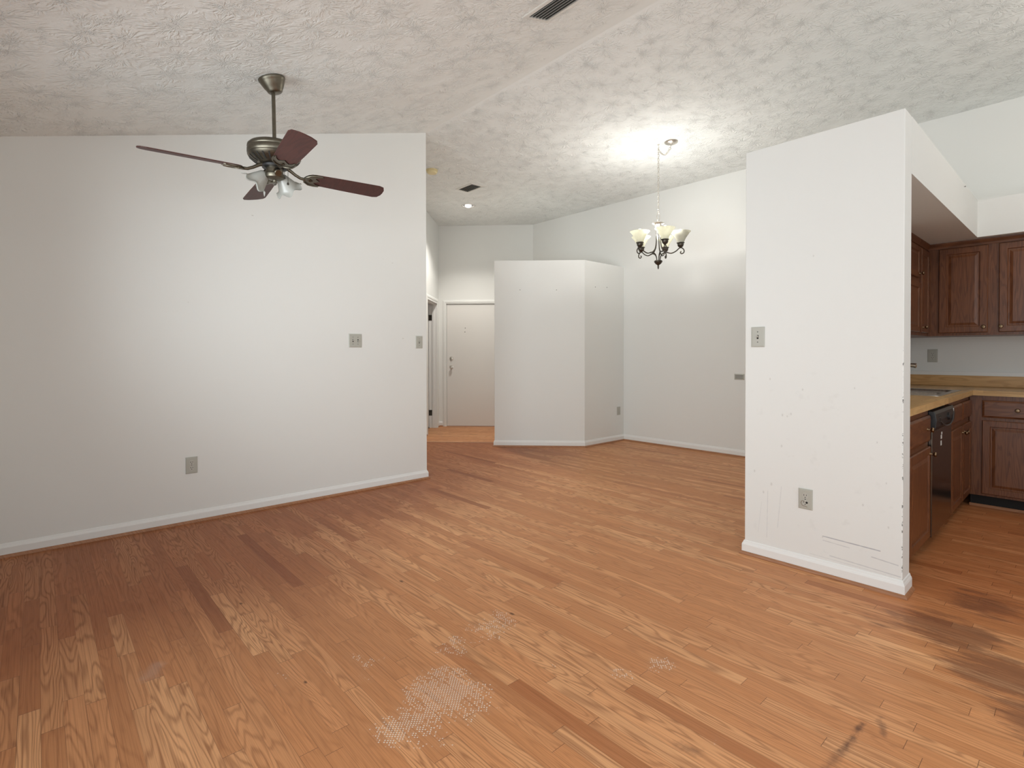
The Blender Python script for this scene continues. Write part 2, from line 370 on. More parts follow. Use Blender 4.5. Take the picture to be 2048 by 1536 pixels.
M_SHOE = wood('oak_shoe_molding', (.42, .20, .10), (.30, .13, .06), 0)
M_TOPY = wood('butcher_block_counter', (.66, .43, .19), (.52, .30, .115), 1, .8, .4, .032)
M_TOPX = wood('butcher_block_counter_return', (.66, .43, .19), (.52, .30, .115), 0, .8, .4, .032)
M_SPL = wood('butcher_block_splash', (.72, .44, .19), (.52, .28, .105), 0, .8, .4)
M_BLADE = wood('mahogany_blade', (.075, .022, .017), (.042, .012, .010), 0, 1, .55)
def metal(name, col, rough=.35, m=1.0):
    t = NT(name); n = t.noise(t.geo(), 60, 3); t.bsdf(Base_Color=t.mix(t.rng(n, .3, .7, 0, .5), col, tuple(v*.75 for v in col)), Roughness=rough, Metallic=m); return t.mat
M_BRASS = metal('antique_brass', (.17, .152, .118), .38)
M_IRON = metal('antiqued_iron', (.11, .10, .085), .42)
M_KNOB = metal('antique_brass_knob', (.20, .135, .08), .33)
M_NICKEL = metal('satin_nickel', (.74, .71, .65), .3)
M_STEEL = metal('stainless_steel', (.55, .52, .48), .28)
M_STEEL_DK = metal('smudged_stainless_door', (.16, .135, .115), .22)
M_BLACK = simple('black_plastic', (.018, .018, .019), .35)
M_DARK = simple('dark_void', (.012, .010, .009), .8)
M_DUCT = simple('duct_shadow', (.09, .087, .08), .8)
M_GREY = simple('grey_louvre', (.16, .155, .145), .6)
M_LOUV = simple('grey_vent_slat', (.50, .49, .46), .5)
M_LABEL = simple('white_sticker', (.75, .75, .73), .5)
M_PLATE = simple('ivory_plastic', (.48, .475, .42), .4)
M_PLATE2 = simple('ivory_plastic_toggle', (.52, .51, .46), .35)
M_SLOT = simple('slot_shadow', (.02, .018, .015), .7)
M_VENT = simple('white_vent_enamel', (.74, .73, .69), .45)
M_YELLOW = simple('yellowed_plastic', (.80, .69, .40), .5)
M_COPPER = simple('copper_wire', (.25, .15, .10), .4)
def glass_shade(name, col, tr):
    t = NT(name); n = t.noise(t.geo(), 18, 3, .6)
    c = t.mix(t.rng(n, .3, .7), col, tuple(v*.9 for v in col))
    d = t.n('ShaderNodeBsdfDiffuse', {'Color': c}); tl = t.n('ShaderNodeBsdfTranslucent', {'Color': c}); g = t.n('ShaderNodeBsdfGlossy', {'Color': (1, 1, 1, 1), 'Roughness': .25})
    m1 = t.n('ShaderNodeMixShader', {0: tr, 1: d.outputs[0], 2: tl.outputs[0]}); m2 = t.n('ShaderNodeMixShader', {0: .05, 1: m1.outputs[0], 2: g.outputs[0]})
    t.t.links.new(m2.outputs[0], t.out.inputs[0]); return t.mat
M_SHADE = glass_shade('alabaster_glass', (.84, .84, .74), .40)
M_TULIP = glass_shade('frosted_glass', (.62, .62, .58), .45)
def emit(name, col, s):
    t = NT(name); e = t.n('ShaderNodeEmission', {'Color': (*col, 1), 'Strength': s}); t.t.links.new(e.outputs[0], t.out.inputs[0]); return t.mat
M_BULB = emit('lit_bulb', (1, .95, .85), 6.0)
M_BULB_OFF = simple('unlit_bulb', (.8, .8, .76), .3)

# ------------------------------------------------------------------ floor and ceiling
EN = Vector((-5.433, 4.568, 0))                       # threshold of the entry floor
s_t = (EN - EC).dot(d2)                               # negative: in front of the door wall
E0 = Vector((-5.14, 2.786, 0))
def P2(v): return (v.x, v.y)
th = EN.dot(d2)
hallA = EC + d2*(th - EC.dot(d2))                     # threshold line meets the hall wall
entR = PA + d2*(th - PA.dot(d2))
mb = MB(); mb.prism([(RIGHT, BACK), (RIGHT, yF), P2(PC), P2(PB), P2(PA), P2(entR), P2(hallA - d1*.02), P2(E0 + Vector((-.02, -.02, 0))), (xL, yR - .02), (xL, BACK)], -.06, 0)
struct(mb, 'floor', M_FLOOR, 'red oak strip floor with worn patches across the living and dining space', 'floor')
# entry floor: its boards run along the diagonal, so its own axes are turned 45 degrees
ef = MB(); back = EC.dot(d2) + .12
cor = [hallA - d1*.14, entR + d1*.7, entR + d1*.7 + d2*(back-th), hallA - d1*.14 + d2*(back-th)]
R45 = Matrix.Rotation(-PI/4, 4, 'Z')
ef.prism([P2(R45 @ v) for v in cor], -.06, 0)
eo = struct(ef, 'floor_entry', M_FLOOR_E, 'oak entry floor with boards running across in front of the white entry door', 'floor'); eo.rotation_euler = (0, 0, PI/4)
mb = MB(); mb.m = frame(hallA + Vector((0, 0, 0)), d1, d2)
mb.panel((entR-hallA).length, .05, [(0, -.01), (0, .002), (.008, .005)])
struct(mb, 'trim_threshold', M_SHOE, 'thin oak threshold strip between dining floor and entry floor', 'threshold')

def holed_slab(name, poly, hole, z0, z1, mat):
    bm = bmesh.new(); es = []
    for loop in (poly, hole):
        vs = [bm.verts.new((p[0], p[1], z0)) for p in loop]
        es += [bm.edges.new((vs[i], vs[(i+1) % len(vs)])) for i in range(len(vs))]
    bmesh.ops.triangle_fill(bm, use_beauty=True, use_dissolve=False, edges=es)
    r = bmesh.ops.extrude_face_region(bm, geom=list(bm.faces))
    bmesh.ops.translate(bm, vec=(0, 0, z1-z0), verts=[g for g in r['geom'] if isinstance(g, bmesh.types.BMVert)])
    m = MB(); m.b.free(); m.b = bm; return m
DL = Vector((-6.03, 4.596, 0)); CAN_R = .083
hole = [(DL.x + CAN_R*math.cos(2*PI*k/32), DL.y + CAN_R*math.sin(2*PI*k/32)) for k in range(32)]
mb = holed_slab('ceiling', [(-7.7, yR), (RIGHT+.12, yR), (RIGHT+.12, yF+.12), (-7.7, yF+.12)], hole, zC, zC+.10, M_CEIL)
struct(mb, 'ceiling', M_CEIL, 'flat white stomp-textured ceiling over dining area, entry and kitchen', 'ceiling')
mb = MB(); mb.rings([[(xL-.12, y, ceil_z(y)), (RIGHT+.12, y, ceil_z(y)), (RIGHT+.12, y, ceil_z(y)+.1), (xL-.12, y, ceil_z(y)+.1)] for y in (BACK-.12, yR)])
struct(mb, 'ceiling_slope', M_CEIL, 'sloping white stomp-textured ceiling above the ceiling fan', 'ceiling')

# ------------------------------------------------------------------ walls
T = .115
mb = MB(); mb.m = Matrix(((0,0,1,0),(1,0,0,0),(0,1,0,0),(0,0,0,1)))     # profile drawn in (y, z), extruded in x
mb.prism([(BACK, -.02), (yR, -.02), (yR, zC), (BACK, ceil_z(BACK))], xL-T, xL)
struct(mb, 'wall_left', M_WALL_LEFT, 'long white gable wall on the left behind the ceiling fan', 'wall')
mb = MB(); mb.box(E0.x-.1, xL-T, yR-T, yR, -.02, zC)
struct(mb, 'wall_hall_return', M_WALL, 'short white wall running back from the end of the long left wall', 'wall')
# hall wall with a doorway (local u from the corner toward the room = -d2, v up, n faces the entry)
hw = (E0 - EC).length; O1, O2, OH = .165, .93, 2.035
mb = MB(); mb.m = frame(EC, -d2, up)
# local z = (-d2) x up ; points to +d1 or -d1
nh = (-d2).cross(up); sgn = 1 if nh.dot(d1) > 0 else -1
def hbox(mb, u0, u1, v0, v1, n0, n1):                 # n measured toward the entry
    a, b = (n0*sgn, n1*sgn); mb.box(u0, u1, v0, v1, min(a, b), max(a, b))
hbox(mb, -.0, O1, -.02, zC, -T, 0); hbox(mb, O2, hw, -.02, zC, -T, 0); hbox(mb, O1, O2, OH, zC, -T, 0)
struct(mb, 'wall_hall', M_WALL, 'diagonal white hall wall with an open doorway beside the entry door', 'wall')
# entry door wall
D0, D1, DH = .130, 1.045, 2.03                        # door slab left / right along d1 from EC
mb = MB(); mb.m = frame(EC, d1, up); LD = (ER-EC).length
mb.box(-T, D0, -.02, zC, -T, 0); mb.box(D1, LD+.02, -.02, zC, -T, 0); mb.box(D0, D1, DH, zC, -T, 0)
o = struct(mb, 'wall_entry', M_WALL, 'diagonal white wall around the entry door', 'wall')
# frame(): local z = d1 x up = faces the room (toward -d2)?
mb = MB(); mb.box(ER.x-.05, RIGHT, yF, yF+T, -.02, zC)
struct(mb, 'wall_far', M_WALL, 'long white far wall behind the dining area and kitchen', 'wall')
# free-standing closet block beside the entry
PD = PA + d2*.70; tE = (yF - PD.y)/S2; PE = PD + d1*tE
mb = MB(); mb.prism([P2(PA), P2(PB), P2(PC), P2(PE), P2(PD)], -.02, zP)
struct(mb, 'wall_partition', M_WALL, 'white half-height angled partition beside the entry', 'wall', bevel=.004)
# kitchen end wall, side wall and soffits
mb = MB(); mb.box(c0, c1, y0, y0+tW, -.02, zK)
struct(mb, 'wall_kitchen_end', M_WALL_COLUMN, 'scuffed white wall end closing off the kitchen counter run', 'wall', bevel=.004)
mb = MB(); mb.box(c0, c0+T, y0+tW, yF, -.02, zK)
struct(mb, 'wall_kitchen_side', M_WALL, 'white side wall between dining area and kitchen cabinets', 'wall')
mb = MB(); mb.box(c0+T, c1, y0+tW, yF, zB, zK)
struct(mb, 'trim_soffit', M_WALL, 'white soffit over the kitchen sink run', 'soffit')
mb = MB(); mb.box(c1, RIGHT, yBk, yF, zB, zK)
struct(mb, 'trim_soffit_far', M_WALL, 'white soffit over the far kitchen cabinets', 'soffit')
# unseen back and right walls; smaller back and right openings added for fill light
def holed_wall(name, horiz, pos, a0, a1, ztop, openings, label, out):
    mb = MB(); xs = sorted({a0, a1, *[o[0] for o in openings], *[o[1] for o in openings]})
    def bx(u0, u1, z0, z1):
        if z1 - z0 < 1e-4: return
        lo, hi = sorted((pos, pos+out))
        if horiz: mb.box(u0, u1, lo, hi, z0, z1)
        else: mb.box(lo, hi, u0, u1, z0, z1)
    for i in range(len(xs)-1):
        u0, u1 = xs[i], xs[i+1]; op = [o for o in openings if o[0] <= u0+1e-6 and o[1] >= u1-1e-6]
        if op: bx(u0, u1, -.02, op[0][2]); bx(u0, u1, op[0][3], ztop)
        else: bx(u0, u1, -.02, ztop)
    return struct(mb, name, M_WALL, label, 'wall')
holed_wall('wall_back', True, BACK, xL, RIGHT, ceil_z(BACK)+.02, [(-1.1, 1.4, .2, 2.1)] + [(-3.3, -1.7, .85, 2.15)], 'white wall behind the camera with a wide supposed window', -T)
holed_wall('wall_right', False, RIGHT, BACK, yF, zC, [(.6, 3.0, .5, 2.2)], 'white wall at the right with a wide opening added for fill light', T)
def window(name, m, wd, ht, label):
    mb = MB(); mb.m = m; fwid = .05
    for bx in ((0, wd, 0, fwid), (0, wd, ht-fwid, ht), (0, fwid, fwid, ht-fwid), (wd-fwid, wd, fwid, ht-fwid), (wd/2-.025, wd/2+.025, fwid, ht-fwid)):
        mb.box(bx[0], bx[1], bx[2], bx[3], -.03, .03)
    return struct(mb, name, M_TRIM, label, 'window')
window('window_1', frame((-1.1, BACK-.08, .2), (1, 0, 0), up), 2.5, 1.9, 'white frame of the supposed window in the unseen back wall')
window('added_window_back', frame((-3.3, BACK-.08, .85), (1, 0, 0), up), 1.6, 1.3, 'white frame of the smaller opening added for fill light in the back wall')
window('added_window_right', frame((RIGHT+.08, .6, .5), (0, 1, 0), up), 2.4, 1.7, 'white frame of the unseen opening added for fill light in the right wall')
# closet room seen through the hall doorway: plain white box
mb = MB(); mb.m = frame(EC, -d2, up)
hbox(mb, -.3, -.2, -.02, 2.5, -1.3, -T); hbox(mb, 1.2, 1.3, -.02, 2.5, -1.3, -T); hbox(mb, -.2, 1.2, -.02, 2.5, -1.3, -1.2); hbox(mb, -.2, 1.2, 2.4, 2.5, -1.2, -T); hbox(mb, -.2, 1.2, -.06, -.0, -1.2, -T)
struct(mb, 'wall_side_room', M_WALL, 'white walls of the room behind the open hall doorway', 'wall')

# ------------------------------------------------------------------ baseboards and shoe mouldings
BASE = [(0, 0), (.012, 0), (.012, .058), (.0095, .066), (.006, .072), (.004, .080), (0, .083)]
SHOE = [(.012, 0), (.0245, 0), (.0240, .006), (.0215, .012), (.0175, .0165), (.012, .0185)]
def miter(path, i, off):
    def nrm(a, b):
        d = (Vector(b) - Vector(a)); d.normalize(); return Vector((d.y, -d.x))
    p = Vector(path[i]); ns = []
    if i > 0: ns.append(nrm(path[i-1], path[i]))
    if i < len(path)-1: ns.append(nrm(path[i], path[i+1]))
    if len(ns) == 1: return p + ns[0]*off
    m = ns[0] + ns[1]; return p + m*(off/(1+ns[0].dot(ns[1])))
def run(path, i0, i1, prof, name, mat, label, cat):
    path = [Vector((p[0], p[1])) for p in path]
    mb = MB(); mb.rings([[(*miter(path, i, o_), z) for o_, z in prof] for i in range(i0, i1+1)])
    return struct(mb, name, mat, label, cat)
def at(u): return P2(EC - d2*u)
CW = .060
pathL = [(xL, BACK), (xL, yR), (E0.x, yR), at(O2+CW)]
pathE = [at(O1-CW), P2(EC), P2(EC + d1*(D0-CW))]
pathP = [P2(PD), P2(PA), P2(PB), P2(PC), (c0, yF), (c0, y0), (c1, y0), (c1, y0+tW)]
for prof, nm, mt, ct in ((BASE, 'baseboard_', M_TRIM, 'baseboard'), (SHOE, 'trim_shoe_', M_SHOE, 'shoe molding')):
    w_ = 'white painted baseboard' if ct == 'baseboard' else 'oak shoe molding'
    run(pathL, 0, 1, prof, nm+'left', mt, w_+' along the long left wall', ct)
    run(pathL, 1, 3, prof, nm+'hall', mt, w_+' along the hall side behind the left wall', ct)
    run(pathE, 0, 2, prof, nm+'entry', mt, w_+' in the corner beside the entry door', ct)
    run(pathP, 0, 3, prof, nm+'partition', mt, w_+' around the angled partition', ct)
    run(pathP, 3, 4, prof, nm+'far', mt, w_+' along the far dining wall', ct)
    run(pathP, 4, 7, prof, nm+'kitchen', mt, w_+' around the scuffed kitchen wall end', ct)

# ------------------------------------------------------------------ doors
def casing(m, u0, u1, h, name, label, sides=(1, 1), n0=0, n1=.016):
    mb = MB(); mb.m = m
    prof = [(0, n0), (0, n1*.7), (.012, n1*.7), (.016, n1), (.040, n1), (.050, n1*.55), (CW, n1*.4), (CW, n0)]
    # mitred frame: inner edge at opening
    def ringpts(k): o_, d = prof[k]; return [(u0-o_, 0, d), (u0-o_, h+o_, d), (u1+o_, h+o_, d), (u1+o_, 0, d)]
    cols = [ringpts(k) for k in range(len(prof))]
    seg = list(zip(*cols))                             # 4 stations, each a closed profile loop
    st = [list(s_) for s_ in seg]
    if not sides[1]: st = st[:3]
    mb.rings(st)
    return struct(mb, name, M_WALL, label, 'door casing')
mD = frame(EC, d1, up)
casing(mD, D0-.004, D1+.004, DH+.004, 'trim_entry_casing', 'white casing around the entry door')
mb = MB(); mb.m = mD; mb.panel(D1-D0-.006, DH-.012, [(0, -.05), (0, -.014), (.002, -.012)])
bmesh.ops.translate(mb.b, vec=d1*(D0+.003) + Vector((0, 0, .008)), verts=mb.b.verts)
door1 = tag(mb.build('door_1', M_DOOR), 'flat white entry door with deadbolt and round knob', 'door', None, 'structure')
mb = MB(); mb.m = mD; mb.box(D0-.001, D0+.0, 0, DH, -.05, -.001)
def knobset(parent, mrot, name, r, col, prof):
    mb = MB(); mb.m = mrot; mb.lathe(prof, 24); return mb.build(name, col, parent, smooth=True)
nD = d1.cross(up)                                      # toward the room
def onD(u, v, n=0): return EC + d1*u + up*v + nD*n
pk = (Vector((-7.161, 5.103, 0)) - EC).dot(d1)
knobset(door1, axis_frame(onD(pk, .985, -.012), nD), 'door_knob', 0, M_NICKEL, [(.032, 0), (.032, .004), (.014, .008), (.012, .030), (.024, .040), (.027, .052), (.022, .062), (.0, .065)])
knobset(door1, axis_frame(onD(pk, 1.128, -.012), nD), 'deadbolt', 0, M_NICKEL, [(.032, 0), (.032, .006), (.028, .012), (.012, .014), (.010, .024), (.0, .025)])
mb = MB(); mb.m = axis_frame(onD(pk, 1.128, .013), nD, up); mb.box(-.014, .014, -.004, .004, 0, .012); mb.build('thumb_turn', M_NICKEL, door1)
for u, v, nm in ((.44, 1.63, 'peephole'), (.435, 1.565, 'hook_hole')):
    mb = MB(); mb.m = axis_frame(onD(u, v, -.013), nD); mb.lathe([(.008, 0), (.008, .002), (.004, .004), (0, .004)], 12); mb.build(nm, M_GREY, door1)
# jamb lining of the hall doorway and the door standing open inside
mH = frame(EC, -d2, up)
mb = MB(); mb.m = mH; J = .018
hbox(mb, O1, O1+J, 0, OH, -T-.012, .012); hbox(mb, O2-J, O2, 0, OH, -T-.012, .012); hbox(mb, O1+J, O2-J, OH-J, OH, -T-.012, .012)
hbox(mb, O1+J, O1+J+.011, 0, OH-J, -.072, -.04); hbox(mb, O2-J-.011, O2-J, 0, OH-J, -.072, -.04); hbox(mb, O1+J, O2-J, OH-J-.011, OH-J, -.072, -.04)
struct(mb, 'trim_hall_jamb', M_TRIM, 'white jamb lining of the open hall doorway', 'door jamb')
mHn = frame(EC, d2, up)                                # local z toward the entry (+d1)?
mm = mH if sgn > 0 else Matrix(mH)
if sgn > 0: casing(mH, O1, O2, OH, 'trim_hall_casing', 'white casing around the open hall doorway')
else:
    mm = Matrix(mH); mm = mm @ Matrix.Diagonal((1, 1, -1, 1)); casing(mm, O1, O2, OH, 'trim_hall_casing', 'white casing around the open hall doorway')
mb = MB(); mb.m = mH; hbox(mb, O1+J+.004, O1+J+.039, .012, OH-J-.004, -T-.012-.004-.72, -T-.012-.004)
door2 = tag(mb.build('door_2', M_DOOR, bevel=.002), 'white hall door standing open on dark hinges beside the entry door', 'door', None, 'structure')
for zz in (1.79, .245):
    mb = MB(); mb.m = mH
    hbox(mb, O1+J, O1+J+.0025, zz-.045, zz+.045, -T-.012, -.078)
    q = EC - d2*(O1+J+.003) + nh*sgn*(-T-.016)
    mb.m = Matrix.Translation(q); mb.lathe([(.0065, zz-.046), (.0065, zz+.046)], 12)
    mb.build('hinge', M_IRON, door2)

# ------------------------------------------------------------------ wall plates
def plate(kind, name, label, cat, origin, u, wd=.073, ht=.117, group=None, gangs=1, lay=False, bad=False):
    """origin = centre on the wall, u = direction to the viewer's right along the wall."""
    u = Vector(u); v = up
    if lay: u, v = up, -Vector(u)
    root = thing(name, label, cat, origin, group)
    m = frame(Vector(origin), u, v); n = u.cross(v)
    mb = MB(); mb.m = m @ Matrix.Translation((-wd/2, -ht/2, 0)); mb.panel(wd, ht, [(0, 0), (0, .003), (.003, .006), (.009, .0066)]); mb.build('cover_plate', M_PLATE, root)
    for g in range(gangs):
        cx = (g - (gangs-1)/2)*.046
        def lb(nm, mat, u0, u1, v0, v1, n0, n1, par=root, bev=0):
            mb = MB(); mb.m = m; mb.box(cx+u0, cx+u1, v0, v1, n0, n1); return mb.build(nm, mat, par, bevel=bev)
        if kind == 'switch':
            lb('switch_slot', M_SLOT, -.005, .005, -.012, .012, .0050, .0068)
            mb = MB(); mb.m = m @ Matrix.Translation((cx, 0, .006)) @ Matrix.Rotation(math.radians(-28 if g == 0 else 25), 4, 'X'); mb.box(-.0038, .0038, -.0045, .0045, 0, .013); mb.build('toggle', M_PLATE2, root, bevel=.001)
            for vv in (-.030, .030):
                mb = MB(); mb.m = m @ Matrix.Translation((cx, vv, .0062)); mb.lathe([(.0035, 0), (.0035, .001), (.002, .0016), (0, .0016)], 12); mb.build('screw', M_GREY, root)
        elif kind == 'outlet':
            for vv in (.0195, -.0195):
                mb = MB(); mb.m = m @ Matrix.Translation((cx, vv, .0050)); rr = .0172
                pts = [(max(-.0148, min(.0148, rr*math.cos(2*PI*k/28))), rr*math.sin(2*PI*k/28)) for k in range(28)]
                mb.prism(pts, 0, .0028); rc = mb.build('receptacle', M_PLATE2, root)
                for uu, hh in ((-.0064, .0045), (.0064, .0036)):
                    lb('slot', M_SLOT, uu-.0013, uu+.0013, vv+.003-hh, vv+.003+hh, .0072, .0081, rc)
                mb = MB(); mb.m = m @ Matrix.Translation((cx, vv-.0092, .0072)); mb.lathe([(.0026, 0), (.0026, .0009), (0, .0009)], 12); mb.build('ground_hole', M_SLOT, rc)
            mb = MB(); mb.m = m @ Matrix.Translation((cx, 0, .0062)); mb.lathe([(.003, 0), (.003, .001), (0, .0014)], 12); mb.build('screw', M_SLOT if bad else M_GREY, root)
            if bad:
                mb = MB(); mb.m = m; mb.tube([(-.004, -.010, .008), (-.016, -.010, .010), (-.021, -.022, .011), (-.014, -.036, .011), (.002, -.038, .010), (.012, -.041, .012)], .0010, 6); mb.build('loose_wire', M_COPPER, root, smooth=True)
                mb = MB(); mb.m = m @ Matrix.Translation((.008, -.018, .0075)); mb.lathe([(.006, 0), (.006, .001), (0, .001)], 14); mb.build('burnt_hole', M_SLOT, root)
    return root
OUT, SW = 'duplex wall outlets', 'toggle light switches'
plate('switch', 'light_switch', 'ivory double light switch on the long left wall, two toggles', 'light switch', (xL, 2.0575, 1.318), (0, 1, 0), .118, .117, SW, 2)
plate('switch', 'light_switch', 'small ivory single light switch at the end of the long left wall', 'light switch', (xL, 2.7015, 1.314), (0, 1, 0), .073, .117, SW)
plate('switch', 'light_switch', 'ivory single light switch on the scuffed kitchen wall end', 'light switch', (-1.334, y0, 1.298), (1, 0, 0), .077, .118, SW)
plate('outlet', 'wall_outlet', 'ivory wall outlet low on the long left wall', 'outlet', (xL, .813, .41), (0, 1, 0), .073, .117, OUT)
plate('outlet', 'wall_outlet', 'ivory wall outlet with a loose wire low on the kitchen wall end', 'outlet', (-1.072, y0, .396), (1, 0, 0), .072, .112, OUT, bad=True)
plate('outlet', 'wall_outlet', 'small ivory wall outlet low on the angled partition side', 'outlet', (gx, 5.94, .416), (0, 1, 0), .073, .112, OUT)
plate('outlet', 'wall_outlet', 'grey wall outlet above the kitchen counter below the cabinets', 'outlet', (-1.0, yF, 1.179), (1, 0, 0), .073, .117, OUT)
jr = thing('phone_jack', 'grey horizontal wall plate on the far dining wall beside the kitchen wall end', 'wall plate', (-2.775, yF, .93))
mb = MB(); mb.m = frame((-2.835, yF, .897), (1, 0, 0), up); mb.panel(.117, .068, [(0, 0), (0, .003), (.003, .006), (.009, .0066)]); mb.build('cover_plate', M_PLATE, jr)
for zz in (.917, .932, .947):
    mb = MB(); mb.box(-2.822, -2.732, yF-.0082, yF-.006, zz-.003, zz+.003); mb.build('ridge', M_GREY, jr)
# nails left in the walls
nP = d1.cross(up)
for p_, n_, lb_ in ((Vector((-4.988, 4.637, 2.026)), nP, 'small nail high on the front of the angled partition, nearer the entry door'), (Vector((-4.656, 4.969, 2.022)), nP, 'small nail high on the front of the angled partition, nearer its middle'),
                    (Vector((gx, 5.432, 2.075)), Vector((1, 0, 0)), 'tiny nail high on the side of the partition, nearer the corner'), (Vector((gx, 5.674, 2.089)), Vector((1, 0, 0)), 'tiny nail high on the side of the partition, nearer the far wall'),
                    (Vector((c1, 4.848, 2.372)), Vector((1, 0, 0)), 'small nail high on the face of the kitchen soffit')):
    mb = MB(); mb.m = axis_frame(p_ - n_*.004, n_); mb.lathe([(.002, 0), (.002, .010), (.0048, .011), (.0048, .013), (0, .0145)], 12)
    tag(mb.build('wall_nail', M_GREY), lb_, 'nail', 'nails left in the walls')

# ------------------------------------------------------------------ ceiling vents, smoke detector, downlight
def vent(label, cx, cy, lx, ly, nsl):
    """louvred register whose slats run along x, following the ceiling plane"""
    root = thing('ceiling_vent', label, 'vent', (cx, cy, ceil_z(cy)), 'ceiling vents')
    v = Vector((0, 1, SL if cy < yR else 0)).normalized(); n = Vector((1, 0, 0)).cross(v)     # n points up, so depth is negative
    m = frame((cx, cy, ceil_z(cy)), (1, 0, 0), v); fl = .028
    mb = MB(); mb.m = m
    def ring(hx, hy, d): return [(-hx, -hy, d), (hx, -hy, d), (hx, hy, d), (-hx, hy, d)]
    mb.rings([ring(lx/2, ly/2, 0), ring(lx/2, ly/2, -.003), ring(lx/2-.004, ly/2-.004, -.006), ring(lx/2-fl, ly/2-fl, -.008), ring(lx/2-fl, ly/2-fl, 0)], True, False, False); mb.build('flange', M_VENT, root)
    mb = MB(); mb.m = m; mb.box(-lx/2+fl, lx/2-fl, -ly/2+fl, ly/2-fl, -.0012, -.0004); mb.build('duct_opening', M_DUCT, root)
    for i in range(nsl):
        yy = -ly/2+fl + (i+.5)*(ly-2*fl)/nsl
        mb = MB(); mb.m = m @ Matrix.Translation((0, yy, -.006)) @ Matrix.Rotation(math.radians(38), 4, 'X'); mb.box(-lx/2+fl, lx/2-fl, -.0085, .0085, -.0006, .0006); mb.build('louvre', M_LOUV, root)
vent('white ceiling vent with grey slats in the sloping ceiling by the ridge', -2.0, 2.165, .40, .215, 6)
vent('small white ceiling vent in the flat hall ceiling beside the downlight', -5.365, 4.115, .34, .21, 6)
sd = thing('smoke_detector', 'round yellowed smoke detector on the hall ceiling', 'smoke detector', (-5.14, 3.396, zC))
mb = MB(); mb.m = Matrix.Translation((-5.14, 3.396, zC)) @ Matrix.Diagonal((1, 1, -1, 1)); mb.lathe([(.066, 0), (.066, .012), (.064, .014)], 32); mb.build('mounting_base', M_YELLOW, sd, smooth=True)
mb = MB(); mb.m = Matrix.Translation((-5.14, 3.396, zC)) @ Matrix.Diagonal((1, 1, -1, 1)); mb.lathe([(.060, .0142), (.062, .018), (.060, .030), (.052, .040), (.030, .044), (0, .045)], 32); mb.build('cover', M_YELLOW, sd, smooth=True)
dn = thing('recessed_light', 'round recessed ceiling light with a lit bulb in the hall ceiling', 'ceiling light', (DL.x, DL.y, zC))
flip = Matrix.Translation((DL.x, DL.y, zC)) @ Matrix.Diagonal((1, 1, -1, 1))
mb = MB(); mb.m = flip; mb.lathe([(.080, 0), (.102, 0), (.100, .004), (.086, .006), (.078, .002), (.078, -.004)], 40, False, False); mb.build('trim_ring', M_VENT, dn, smooth=True)
mb = MB(); mb.m = flip; mb.lathe([(.078, -.002), (.076, -.03), (.06, -.10), (.0, -.11)], 32, False, False); mb.build('reflector', M_GREY, dn, smooth=True)
mb = MB(); mb.m = flip; mb.lathe([(.025, -.09), (.03, -.05), (.044, -.012), (.046, .002), (.040, .016), (.022, .024), (0, .027)], 28); mb.build('bulb', emit('downlight_bulb', (1, .97, .92), 4.0), dn, smooth=True)
l = bpy.data.lights.new('downlight_lamp', 'SPOT'); l.energy = L_DOWN*8; l.spot_size = math.radians(125); l.spot_blend = .6; l.shadow_soft_size = .045; l.color = (1, .95, .88)
o = bpy.data.objects.new('downlight_lamp', l); COL.objects.link(o); o.parent = dn; o.location = (0, 0, -.035)

# ------------------------------------------------------------------ ceiling fan
T0 = Vector((-3.2525, 1.034, ceil_z(1.034))); AX = Vector((-3.242, 1.046, 0))
fan = thing('ceiling_fan', 'antique brass ceiling fan with four dark wood blades and tulip glass lights', 'ceiling fan', T0)
nd_ = Vector((0, SL, -1)).normalized()
mb = MB(); mb.m = axis_frame(T0, nd_, (1, 0, 0)); mb.lathe([(.070, 0), (.075, .004), (.075, .012), (.071, .018), (.066, .030), (.054, .055), (.044, .070), (.041, .078), (.034, .084), (.0, .086)], 40); mb.build('canopy', M_BRASS, fan, smooth=True)
cb = T0 + nd_*.082
mb = MB(); mb.tube([cb + Vector((0, -.012, -.002)), Vector((AX.x, AX.y, 2.434))], .0105, 16); mb.build('downrod', M_BRASS, fan, smooth=True)
mA = Matrix.Translation((AX.x, AX.y, 0))
mb = MB(); mb.m = mA; mb.lathe([(.013, 2.466), (.020, 2.462), (.024, 2.444), (.032, 2.430)], 24); mb.build('rod_coupling', M_IRON, fan, smooth=True)
mb = MB(); mb.m = mA; mb.lathe([(.03, 2.434), (.108, 2.431), (.134, 2.424), (.145, 2.413), (.147, 2.402), (.144, 2.396), (.147, 2.390), (.147, 2.368), (.143, 2.362), (.145, 2.357), (.138, 2.345), (.116, 2.327), (.086, 2.314), (.066, 2.306)], 48); motor = mb.build('motor_housing', M_BRASS, fan, smooth=True)
for k in range(24):
    a = 2*PI*k/24
    mb = MB(); mb.m = mA @ Matrix.Rotation(a, 4, 'Z')
    mb.rings([[(.092, -.003, 2.3185), (.092, .003, 2.3185), (.0928, .003, 2.3148), (.0928, -.003, 2.3148)], [(.116, -.0042, 2.3290), (.116, .0042, 2.3290), (.1172, .0042, 2.3255), (.1172, -.0042, 2.3255)], [(.136, -.0046, 2.3460), (.136, .0046, 2.3460), (.1378, .0046, 2.3428), (.1378, -.0046, 2.3428)]])
    mb.build('vent_slot', M_SLOT, motor)
mb = MB(); mb.m = mA; mb.lathe([(.066, 2.309), (.070, 2.303), (.068, 2.292), (.046, 2.290)], 36); mb.build('flywheel', M_BLACK, fan, smooth=True)
